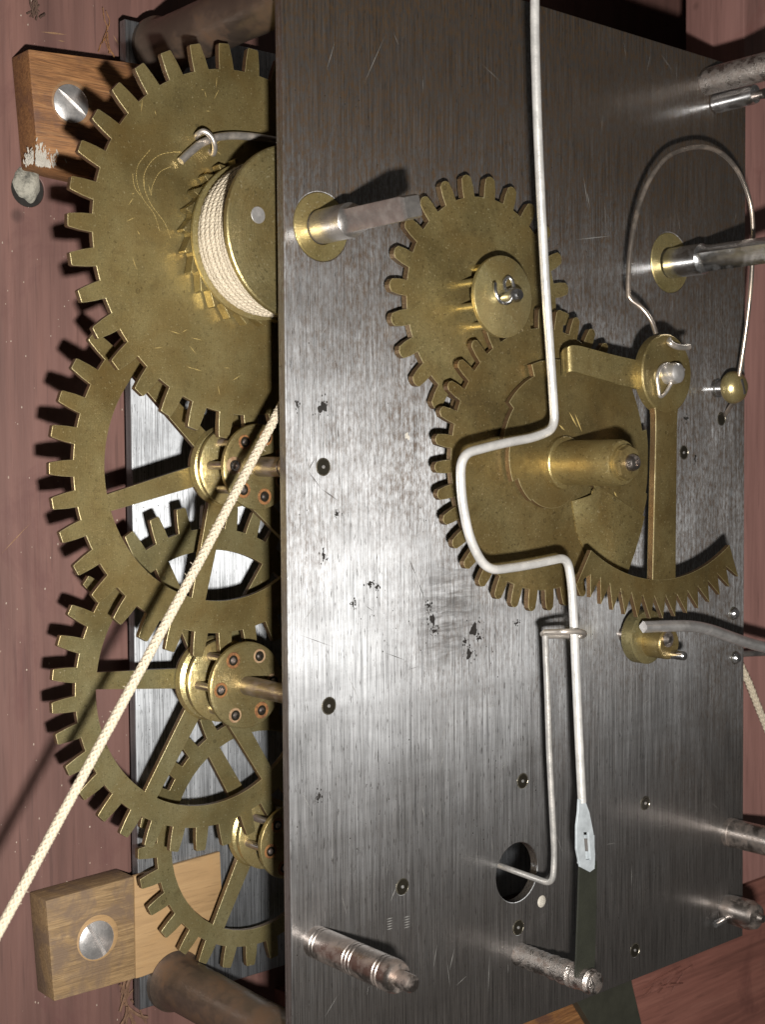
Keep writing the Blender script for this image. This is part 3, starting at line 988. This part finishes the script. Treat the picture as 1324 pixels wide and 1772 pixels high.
# the sprung leaf bent up beside the highest step
secs = []
hp_ = lambda r, a: (HW[0] + r * math.cos(R(a)), HW[1] + r * math.sin(R(a)))
ln = []
for i in range(13):
    u = i / 12
    ln.append((-0.575 - 0.155 * math.sin(u * math.pi / 2), V((5.12, 0, 0.02)).lerp(V((5.42, 0, 0.12)), u), V((5.50, 0, -0.90)).lerp(V((6.27, 0, -1.19)), u)))
for r0, a0, r1, a1 in ((1.02, -29, 2.45, -38), (1.04, -26, 2.40, -31), (1.05, -22, 2.37, -23.5)):
    (x0, z0), (x1, z1) = hp_(r0, a0), hp_(r1, a1)
    ln.append((-0.73, V((x0, 0, z0)), V((x1, 0, z1))))
for yy, a, b in ln:
    a, b = V((a.x, yy, a.z)), V((b.x, yy, b.z))
    m_ = (a + b) / 2 + V((-0.09, 0, -0.03)) * max(0, 1 - (-0.575 - yy) / 0.155)
    secs.append([a, m_, b, b + V((0, 0.03, 0)), m_ + V((0, 0.03, 0)), a + V((0, 0.03, 0))])
part('bent_leaf', loft(secs), M_BRASS, hw)
pc = (4.74, 0.62)
part('pipe_flange', lathe(*pc, [(0.41, -0.70), (0.41, -0.79), (0.39, -0.81), (0.30, -0.82)], 48), M_BRASS, hw)
part('pipe', lathe(*pc, [(0.34, -0.80), (0.345, -1.30), (0.345, -1.86), (0.325, -1.90), (0.27, -1.91), (0.27, -1.96), (0.15, -1.97)], 48), M_BRASS, hw)
part('pipe_nut', lathe(*pc, [(0.26, -1.90), (0.265, -2.0), (0.25, -2.03), (0.12, -2.04)], 8), M_BRASS_D, hw)
part('centre_arbor', lathe(*pc, [(0.125, -1.9), (0.125, -2.10), (0.10, -2.15), (0.045, -2.17), (0.04, -2.12), (0.0, -2.10)], 28), M_STEEL, hw)
bmg = bmesh.new()
for a, b in (((985, 712), (1000, 740)), ((995, 715), (1008, 748)), ((968, 735), (978, 745)), ((1063, 850), (1068, 860)), ((1078, 935), (1090, 950))):
    scratch(bmg, at(*a, -0.7035), at(*b, -0.7035), 0.03)
part('bright_scratches', finish(bmg, False), M_GSCR, hw, kind='stuff')

# ------------------------------------------------------------------ strike rack
H = (6.59, 2.02)
YR = -1.28
rk = thing('strike_rack', (H[0], YR, H[1]), 'brass rack arm with a round head and saw toothed arc, at the right', 'clock lever')
part('head', lathe(*H, [(0.12, YR), (0.605, YR), (0.63, YR + 0.02), (0.63, YR + 0.16), (0.60, YR + 0.18), (0.12, YR + 0.18)], 64, closed=True), M_BRASS, rk)
al = []
pol = lambda r, a: (H[0] + r * math.cos(R(a)), H[1] + r * math.sin(R(a)))
arm = [pol(0.52, -128), pol(0.72, -113), pol(0.95, -107), pol(3.32, -96.2), pol(3.32, -86.0), pol(0.95, -74), pol(0.70, -67), pol(0.52, -52)]
part('arm', sheet(arm, [], YR + 0.006, 0.12, 0.012), M_BRASS_D, rk)
arc = []
for k in range(25):
    arc.append(pol(3.28, -59 - (124 - 59) * k / 24))
arc.append(pol(3.86, -123.9))
arc.append(pol(3.60, -121.0))
for a in (-118.3, -114.3, -109.9, -105.4, -100.8, -96.1, -91.4, -86.8, -82.2, -77.7, -73.1, -68.6, -64.3):
    arc.append(pol(3.90, a))
    arc.append(pol(3.54, a + 1.0))
arc.append(pol(3.88, -60.0))
part('toothed_arc', sheet(arc, [], YR + 0.003, 0.085, 0.006), M_BRASS_D, rk)
sd = part('stud', lathe(*H, [(0.17, YR + 0.02), (0.17, YR - 0.16), (0.155, YR - 0.22), (0.09, YR - 0.27), (0.0, YR - 0.28)], 32), M_SCREW, rk)
part('stud_post', lathe(*H, [(0.14, 0.0), (0.14, YR + 0.1)], 24), M_STEEL, rk)
ck = [at(1184, 640, YR - 0.05), at(1168, 634, YR - 0.06), at(1155, 630, YR - 0.04), at(1144, 636, YR - 0.05), at(1138, 652, YR - 0.05), at(1140, 672, YR - 0.05), at(1143, 686, YR - 0.05), at(1152, 680, YR - 0.06), at(1162, 664, YR - 0.1)]
part('cotter_pin', tube(smooth_path(ck, 6), 0.03, 10), M_GREYW, sd)
# tail: a strip set edge-on that reaches back over the snail, its end rolled over
tl = [at(1118, 640, YR + 0.12), at(1060, 627, YR + 0.16), at(1004, 612, YR + 0.20), at(990, 611, YR + 0.22), at(981, 616, YR + 0.27), at(977, 625, YR + 0.34)]
path = fillet(tl, 0.1, 4)
secs = []
ndir = V((-0.15, -0.55, 0.82)).normalized()
tdir = V((0.12, -0.85, -0.50)).normalized()
for i, p in enumerate(path):
    q0, q1 = p + V((0, 0, 0.12)), p + V((0, -0.02, -0.33 + 0.10 * (i / (len(path) - 1))))
    b = V((0.02, 0.09, 0.0))
    secs.append([q0, q1, q1 + b, q0 + b])
part('tail', loft(secs), M_BRASS, rk)

# ------------------------------------------------------------------ rack spring and its brass stud
sp = [(1136, 578, -1.22), (1128, 556, -1.15), (1112, 534, -1.05), (1092, 518, -0.95), (1088, 502, -0.92), (1090, 450, -0.9), (1098, 392, -0.88), (1112, 340, -0.85), (1134, 296, -0.85), (1164, 266, -0.85), (1212, 254, -0.85),
      (1250, 266, -0.85), (1280, 300, -0.85), (1299, 350, -0.85), (1304, 400, -0.85), (1303, 450, -0.82), (1299, 510, -0.78), (1290, 585, -0.65), (1279, 655, -0.5), (1272, 690, -0.35), (1262, 708, -0.15), (1253, 723, 0.06)]
rs = thing('rack_spring', at(1250, 725, 0), 'thin grey wire spring looping from the rack head round to the brass knob', 'spring')
part('spring_wire', tube(smooth_path([at(*q) for q in sp], 7), 0.040, 12), M_SPRING, rs)
he = [at(1158, 586, YR + 0.05), at(1160, 593, YR - 0.05), at(1170, 599, YR - 0.08), at(1182, 601, YR - 0.08), at(1193, 600, YR - 0.08)]
part('hooked_end', tube(smooth_path(he, 5), 0.05, 12), M_GREYW, rs)
kc = at(1240, 672, 0)
kb = thing('brass_knob', kc, 'small domed brass screw head holding the wire spring near the far edge', 'screw')
part('head', lathe(kc.x, kc.z, [(0.15, -0.26), (0.25, -0.27), (0.29, -0.33), (0.29, -0.40), (0.25, -0.50), (0.16, -0.57), (0.0, -0.59)], 40), M_BRASS_Y, kb)
part('shank', lathe(kc.x, kc.z, [(0.17, 0.0), (0.17, -0.05), (0.14, -0.06), (0.14, -0.27)], 32), M_STEELC, kb)
part('slot', box((kc.x + 0.02, -0.592, kc.z - 0.14), (0.055, 0, 0.03), (0, 0.05, 0), (-0.10, 0, 0.26), 0.008), M_DSCR, kb)

# ------------------------------------------------------------------ gathering pallet and its lever
gc = at(1104, 1100, -0.3)
gp = thing('gathering_pallet', gc, 'brass collar with steel pin and bent steel lever under the toothed arc', 'clock lever')
part('collar', lathe(gc.x, gc.z, [(0.10, -0.55), (0.42, -0.55), (0.45, -0.53), (0.45, -0.32), (0.43, -0.30), (0.10, -0.30)], 48, closed=True), M_BRASS_G, gp)
part('arbor', lathe(gc.x, gc.z, [(0.14, 0.3), (0.14, -0.5), (0.13, -0.95), (0.06, -1.0), (0.0, -1.0)], 28), M_STEEL, gp)
part('boss', lathe(gc.x + 0.06, gc.z - 0.08, [(0.26, -0.54), (0.26, -0.90), (0.24, -0.92), (0.0, -0.92)], 32), M_BRASS_D, gp)
lv = [at(1114, 1085, -0.85), at(1160, 1083, -0.95), at(1200, 1083, -1.05), at(1232, 1090, -1.1), at(1262, 1101, -1.1), at(1300, 1114, -1.1), at(1350, 1126, -1.1)]
part('lever', tube(fillet(lv, 0.25, 4), 0.080, 16, True, True), M_SCREW, gp)
pp = at(1130, 1128, -0.5)
part('pin', lathe(pp.x, pp.z, [(0.075, -0.45), (0.075, -1.15), (0.06, -1.17), (0.0, -1.17)], 20), M_STEELC, gp)
rodc = at(1292, 1129, 3.0)
single('steel_rod', tube([at(1262, 1133, 0.45), at(1296, 1131, 0.42), at(1370, 1128, 0.35)], 0.06, 16), M_DARK, 'dark steel rod sticking out past the far edge of the front plate', 'rod')

# ------------------------------------------------------------------ right winding arbor
wa = thing('winding_arbor', (B2[0], 0, B2[1]), 'square ended steel winding arbor inside the loop of the wire spring', 'winding arbor')
part('shaft', square_arbor((8.33, 4.06), 0.262, 0.6, -0.68, -2.4, R(30)), M_STEELC, wa)

# ------------------------------------------------------------------ long bent white wire with hook plate, and the thin crutch wire
YW = -1.45
wp = [(926, -60, YW), (926, 60, YW), (930, 200, YW), (937, 360, YW), (946, 520, YW), (956, 660, YW), (961, 742, YW), (925, 757, YW), (870, 767, YW), (797, 786, YW), (798, 856, YW), (812, 932, YW), (842, 988, YW),
      (905, 980, YW), (982, 964, YW), (990, 1010, YW), (994, 1080, YW), (999, 1200, YW), (1004, 1310, YW), (1008, 1388, YW)]
rad = [0.3, 0.3, 0.4, 0.4, 0.4, 0.4, 0.22, 0.3, 0.3, 0.30, 0.4, 0.4, 0.26, 0.3, 0.22, 0.3, 0.3, 0.3, 0.3, 0.3]
bw = thing('bent_wire', at(1008, 1388, YW), 'thick white wire bent round the pipe, ending in a flat slotted tab', 'wire')
wpath = [at(*q) for q in wp]
part('wire', tube(fillet(wpath, rad, 7), 0.066, 16), M_WHITE, bw)
tabp = [(1002, 1383), (1012, 1383), (1020, 1405), (1027, 1440), (1030, 1478), (1029, 1503), (1021, 1509), (1004, 1500), (998, 1470), (998, 1430), (1001, 1405)]
slot = [(1010, 1440), (1018, 1440), (1022, 1488), (1014, 1488)]
pt = lambda q: (lambda p: (p.x, p.z))(at(q[0], q[1], YW - 0.02))
part('tab', sheet([pt(q) for q in tabp][::-1], [[pt(q) for q in slot]], YW - 0.03, 0.04, 0.006), M_ZINC, bw)
tb2 = [(1006, 1446), (1034, 1446), (1035, 1498), (1026, 1503), (1006, 1496)]
part('tab_backing', sheet([pt(q) for q in tb2][::-1], [], YW + 0.03, 0.03, 0.006), M_ZINC, bw)
s1 = [pt(q) for q in ((1010.5, 1452), (1019.5, 1452), (1021.5, 1474), (1012.5, 1474))]
part('slot', sheet(s1[::-1], [], YW + 0.012, 0.012, 0.003), M_DARK, bw)

cw = thing('crutch_wire', at(957, 1531, -0.95), 'thin wire beside the white wire, looped round it above, bent into the large hole', 'wire')
hp = at(957, 1531, -0.95)
cpth = [(944, 1098, -1.15), (945, 1125, -1.12), (948, 1200, -1.08), (951, 1300, -1.03), (956, 1400, -1.0), (960, 1480, -0.97)]
cpts = [at(*q) for q in cpth] + [hp, V((hp.x - 0.02, 0.4, hp.z + 0.05)), V((hp.x - 0.1, 2.6, hp.z + 0.1))]
part('wire', tube(fillet(cpts, 0.18, 6), 0.048, 14), M_WIRE2, cw)
lp = [at(944, 1094, -1.2), at(975, 1093, -1.50), at(1004, 1093, -1.58), at(1012, 1097, -1.46), at(1004, 1101, -1.32), at(975, 1100, -1.22), at(946, 1100, -1.12), at(940, 1097, -1.12)]
part('loop', tube(smooth_path(lp + [lp[0]], 6), 0.042, 12), M_GREYW, cw)

# ------------------------------------------------------------------ strip below the tab, and pieces under the plate's lower edge
ys = YW + 0.07
rib = [[at(1004, 1490, ys), at(1034, 1490, ys)], [at(1002, 1560, ys), at(1033, 1560, ys)], [at(999, 1640, ys), at(1031, 1640, ys)], [at(997, 1692, ys), at(1029, 1692, ys)]]
secs = []
for a, b in rib:
    d = V((0, 0.03, 0))
    secs.append([a, b, b + d, a + d])
single('hanging_strip', loft(secs), M_STRAP, 'dark green flat strip hanging from the slotted tab down to the rusty stud', 'strip')
yq = 1.2
q = [(985, 1640), (1080, 1600), (1095, 1703), (1118, 1800), (1150, 1960), (1095, 1960), (1040, 1800), (1000, 1735)]
single('green_bar', sheet([(p.x, p.z) for p in [at(a, b, yq) for a, b in q]][::-1], [], yq, 0.2, 0.01), M_BAR, 'dark green flat bar below the bottom edge of the front plate', 'bar')
o = at(860, 1790, 2.0)
bk = [at(800, 1700, 2.2), at(1000, 1690, 2.2), at(1060, 1800, 2.2), at(1100, 1900, 2.2), at(850, 1950, 2.2)]
single('wood_wedge', sheet([(p.x, p.z) for p in bk][::-1], [], 2.2, 1.2, 0.03), M_BLOCK1, 'orange brown wood piece below the front plate beside the green bar', 'wood block')

# ------------------------------------------------------------------ wood blocks that clamp the back plate, with their screws
def prism(outl, y0, y1, bev, taper=0.0):
    c = V((sum(p[0] for p in outl) / len(outl), sum(p[1] for p in outl) / len(outl)))
    bm = bmesh.new()
    f = [bm.verts.new((x, y0, z)) for x, z in outl]
    b = [bm.verts.new((x, y1, z)) for x, z in outl]
    bm.faces.new(f)
    bm.faces.new(b)
    for i in range(len(f)):
        j = (i + 1) % len(f)
        bm.faces.new((f[i], f[j], b[j], b[i]))
    bmesh.ops.recalc_face_normals(bm, faces=bm.faces)
    bmesh.ops.bevel(bm, geom=list(bm.edges), offset=bev, segments=2, affect='EDGES', profile=0.55)
    return finish(bm, True, 30)


M_RECESS = wood('worn_recess', ((0.16, 0.08, 0.035), (0.25, 0.135, 0.06), (0.31, 0.18, 0.085)), 0, 1.2, 0.65, 0.6, 0.3, None, 0.2)


def screw(parent, px, py, y, r, ang, wash):
    c = at(px, py, y)
    part('screw_recess', lathe(c.x + 0.035, c.z + 0.02, [(r * 0.9, y - 0.003), (r * 1.16, y - 0.006), (r * 1.22, y + 0.004)], 40), wash, parent)
    bm = bmesh.new()
    hwid = r * 0.11
    dep = 0.05
    # domed head split by a sawn slot
    d = V((math.cos(ang), 0, math.sin(ang)))
    n = V((-d.z, 0, d.x))
    for s in (1, -1):
        rows = []
        for j in range(9):
            v = hwid + (r - hwid) * j / 8
            row = []
            for i in range(17):
                hl = math.sqrt(max(r * r - v * v, 0))
                u = -hl + 2 * hl * i / 16
                rr = min(math.hypot(u, v) / r, 1)
                yy = y - 0.03 - 0.055 * (1 - rr ** 2.5)
                row.append(bm.verts.new(c + d * u + n * (s * v) + V((0, yy - y, 0))))
            rows.append(row)
        for a, b in zip(rows, rows[1:]):
            for i in range(16):
                try:
                    bm.faces.new((a[i], a[i + 1], b[i + 1], b[i]))
                except ValueError:
                    pass
        low = [bm.verts.new(v.co + V((0, dep, 0))) for v in rows[0]]
        for i in range(16):
            bm.faces.new((rows[0][i], rows[0][i + 1], low[i + 1], low[i]))
    bmesh.ops.remove_doubles(bm, verts=bm.verts, dist=1e-4)
    hd = part('screw_head', finish(bm, True, 40), M_SCREW, parent)
    part('head_rim', lathe(c.x, c.z, [(r, y - 0.031), (r * 1.0, y + 0.01)], 48), M_SCREW, hd)
    part('slot', box(c + d * (-r * 0.97) - n * hwid * 1.0 + V((0, -0.022, 0)), d * (r * 1.94), V((0, 0.03, 0)), n * (hwid * 2)), M_DARK, hd)
    return c


wb = thing('wood_block', (-0.8, YB, 5.1), 'brown oak block with a slotted screw behind the great wheel, chalk on its lower corner', 'wood block')
YF = 4.04
part('block', prism([(-1.69, 6.80), (0.85, 6.97), (0.85, 5.05), (-0.80, 5.04), (-1.20, 5.07), (-1.56, 5.13)], YF, YB - 0.01, 0.03), M_BLOCK1, wb)
screw(wb, 121, 180, YF, 0.285, R(-36), M_RECESS)
bm = bmesh.new()
rnd = random.Random(5)
for k in range(520):
    x = -1.60 + abs(rnd.gauss(0, 0.13))
    p = V((x, YF - 0.003, 5.11 + 0.05 * (x + 1.6) + abs(rnd.gauss(0, 0.13)) * (1.0 - 0.9 * (x + 1.6))))
    if rnd.random() < 0.3:
        p = V((-1.645 + 0.03 * rnd.random(), YF + 0.02 + abs(rnd.gauss(0, 0.12)), 5.15 + abs(rnd.gauss(0, 0.10))))
    bmesh.ops.create_icosphere(bm, subdivisions=1, radius=rnd.uniform(0.005, 0.017), matrix=Matrix.Translation(p) @ Matrix.Rotation(rnd.uniform(-0.5, 0.5), 4, 'Y') @ Matrix.Diagonal((0.7, 0.25, 2.6, 1)))
part('chalk', finish(bm), M_CHALK, wb, kind='stuff')

wb2 = thing('wood_block', (-0.8, YB, -7.5), 'light weathered block with a screw and a pale unworn end, behind the smallest wheel', 'wood block')
part('block', prism([(-1.65, -5.97), (-0.12, -5.91), (-0.12, -7.57), (-1.54, -7.56)], YF, YB - 0.01, 0.03), M_BLOCK2, wb2)
part('pale_end', prism([(-0.119, -5.91), (1.51, -5.84), (1.54, -6.69), (1.11, -7.48), (0.0, -7.57), (-0.119, -7.57)], YF - 0.003, 4.115, 0.012), M_BLOCKP, wb2, 'pale clean end that the plate used to cover')
screw(wb2, 165, 1626, YF, 0.30, R(-62), M_BLOCKP)

# ------------------------------------------------------------------ plugged hole, fibres and gouges on the board
pg = thing('plaster_plug', (hx, YB, hz), 'chalky grey plug in a hole below the oak block', 'plug')
from mathutils import noise as mn
pm = lathe(0, 0, [(0.0, -0.12), (0.10, -0.10), (0.19, -0.02), (0.235, 0.10), (0.235, 0.22), (0.20, 0.34), (0.12, 0.46), (0.0, 0.56)], 40, axis=(0.10, 0.30, -0.95), origin=(hx - 0.01, YB + 0.06, hz + 0.23))
for v in pm.vertices:
    v.co += v.normal * 0.07 * mn.noise(v.co * 7.0)
part('plug', pm, M_PLASTER, pg)
part('hole_lining', lathe(hx, hz, [(0.268, YB + 0.02), (0.26, YB + 0.9), (0.0, YB + 0.9)], 28), M_BLACK, pg)


def fibres(name, c, n, length, spread, m, label, cat, seed, rad=0.02):
    rnd = random.Random(seed)
    bm = bmesh.new()
    for k in range(n):
        p = V(c) + V((rnd.gauss(0, spread), rnd.uniform(-0.10, -0.015), rnd.gauss(0, spread * 1.6)))
        d = V((rnd.gauss(0.15, 0.25), rnd.uniform(-0.12, 0.02), rnd.choice((-1, 1)) * rnd.uniform(0.5, 1.0))).normalized()
        pts = [p]
        for j in range(5):
            d = (d + V((rnd.gauss(0, 0.3), rnd.gauss(0, 0.06), rnd.gauss(0, 0.15)))).normalized()
            q = pts[-1] + d * length / 5
            q.y = min(q.y, YB - rad)
            pts.append(q)
        tube_into(bm, smooth_path(pts, 3), rnd.uniform(0.5, 1.0) * rad, 6)
    return single(name, finish(bm), m, label, cat)


M_DARKWOOD = metal('dark_torn_wood', (0.085, 0.048, 0.032), 0.8, 0.0, 0.6, 6.0, 0.5, (0.03, 0.016, 0.012))
M_DUST = metal('grey_dust', (0.34, 0.27, 0.22), 0.9, 0.0, 0.5, 2.0, 0.2, (0.16, 0.09, 0.06))
M_TWINE = metal('brown_twine', (0.15, 0.08, 0.045), 0.7, 0.0, 0.7, 6.0, 0.5, (0.07, 0.035, 0.02))
tw = fibres('twine_tuft', at(212, 1735, YB), 13, 0.5, 0.06, M_TWINE, 'frayed brown twine below the lower wood block', 'twine', 4, 0.032)
fibres('wood_splinter', at(178, 62, YB), 7, 0.34, 0.04, M_BLOCK1, 'torn wood splinters beside the pillar above the oak block', 'splinter', 8, 0.011)
fibres('wood_splinter', at(55, 18, YB), 14, 0.12, 0.05, M_DARKWOOD, 'dark splintered nick near the upper left corner of the board', 'splinter', 9, 0.02)
bm = bmesh.new()
for a, b, w in (((0, 960), (52, 905), 0.014), ((60, 655), (300, 660), 0.008), ((70, 55), (115, 60), 0.03), ((100, 70), (112, 72), 0.02), ((195, 60), (205, 78), 0.02)):
    scratch(bm, at(*a, YB - 0.003), at(*b, YB - 0.003), w)
single('board_scratches', finish(bm, False), M_FIBRE, 'pale scratches across the reddish board', 'scratches', None, 'stuff')
bm = bmesh.new()
rnd = random.Random(31)
for k in range(420):
    p = at(rnd.uniform(-10, 480), rnd.uniform(-10, 1780), YB - 0.004)
    bmesh.ops.create_icosphere(bm, subdivisions=1, radius=rnd.uniform(0.004, 0.014), matrix=Matrix.Translation(p) @ Matrix.Diagonal((1, 0.5, rnd.uniform(0.7, 2.0), 1)))
single('dust_specks', finish(bm), M_DUST, 'pale dust specks on the reddish board', 'dust', None, 'stuff')
gq = at(1150, 1698, 2.4)
rnd = random.Random(21)
bm = bmesh.new()
for k in range(16):
    p = gq + V((rnd.gauss(0, 0.28), -0.02 + rnd.uniform(-0.05, 0), rnd.gauss(0, 0.07)))
    l, a = rnd.uniform(0.15, 0.5), rnd.gauss(0.25, 0.22)
    d = V((math.cos(a), rnd.uniform(-0.15, 0.05), math.sin(a)))
    tube_into(bm, [p - d * l, p - d * l * 0.4, p + d * l * 0.3, p + d * l], [0.004, rnd.uniform(0.02, 0.045), rnd.uniform(0.02, 0.04), 0.004], 6)
single('wood_splinter', finish(bm), M_RAIL, 'torn raised splinters on the red brown rail at the lower right', 'splinter')
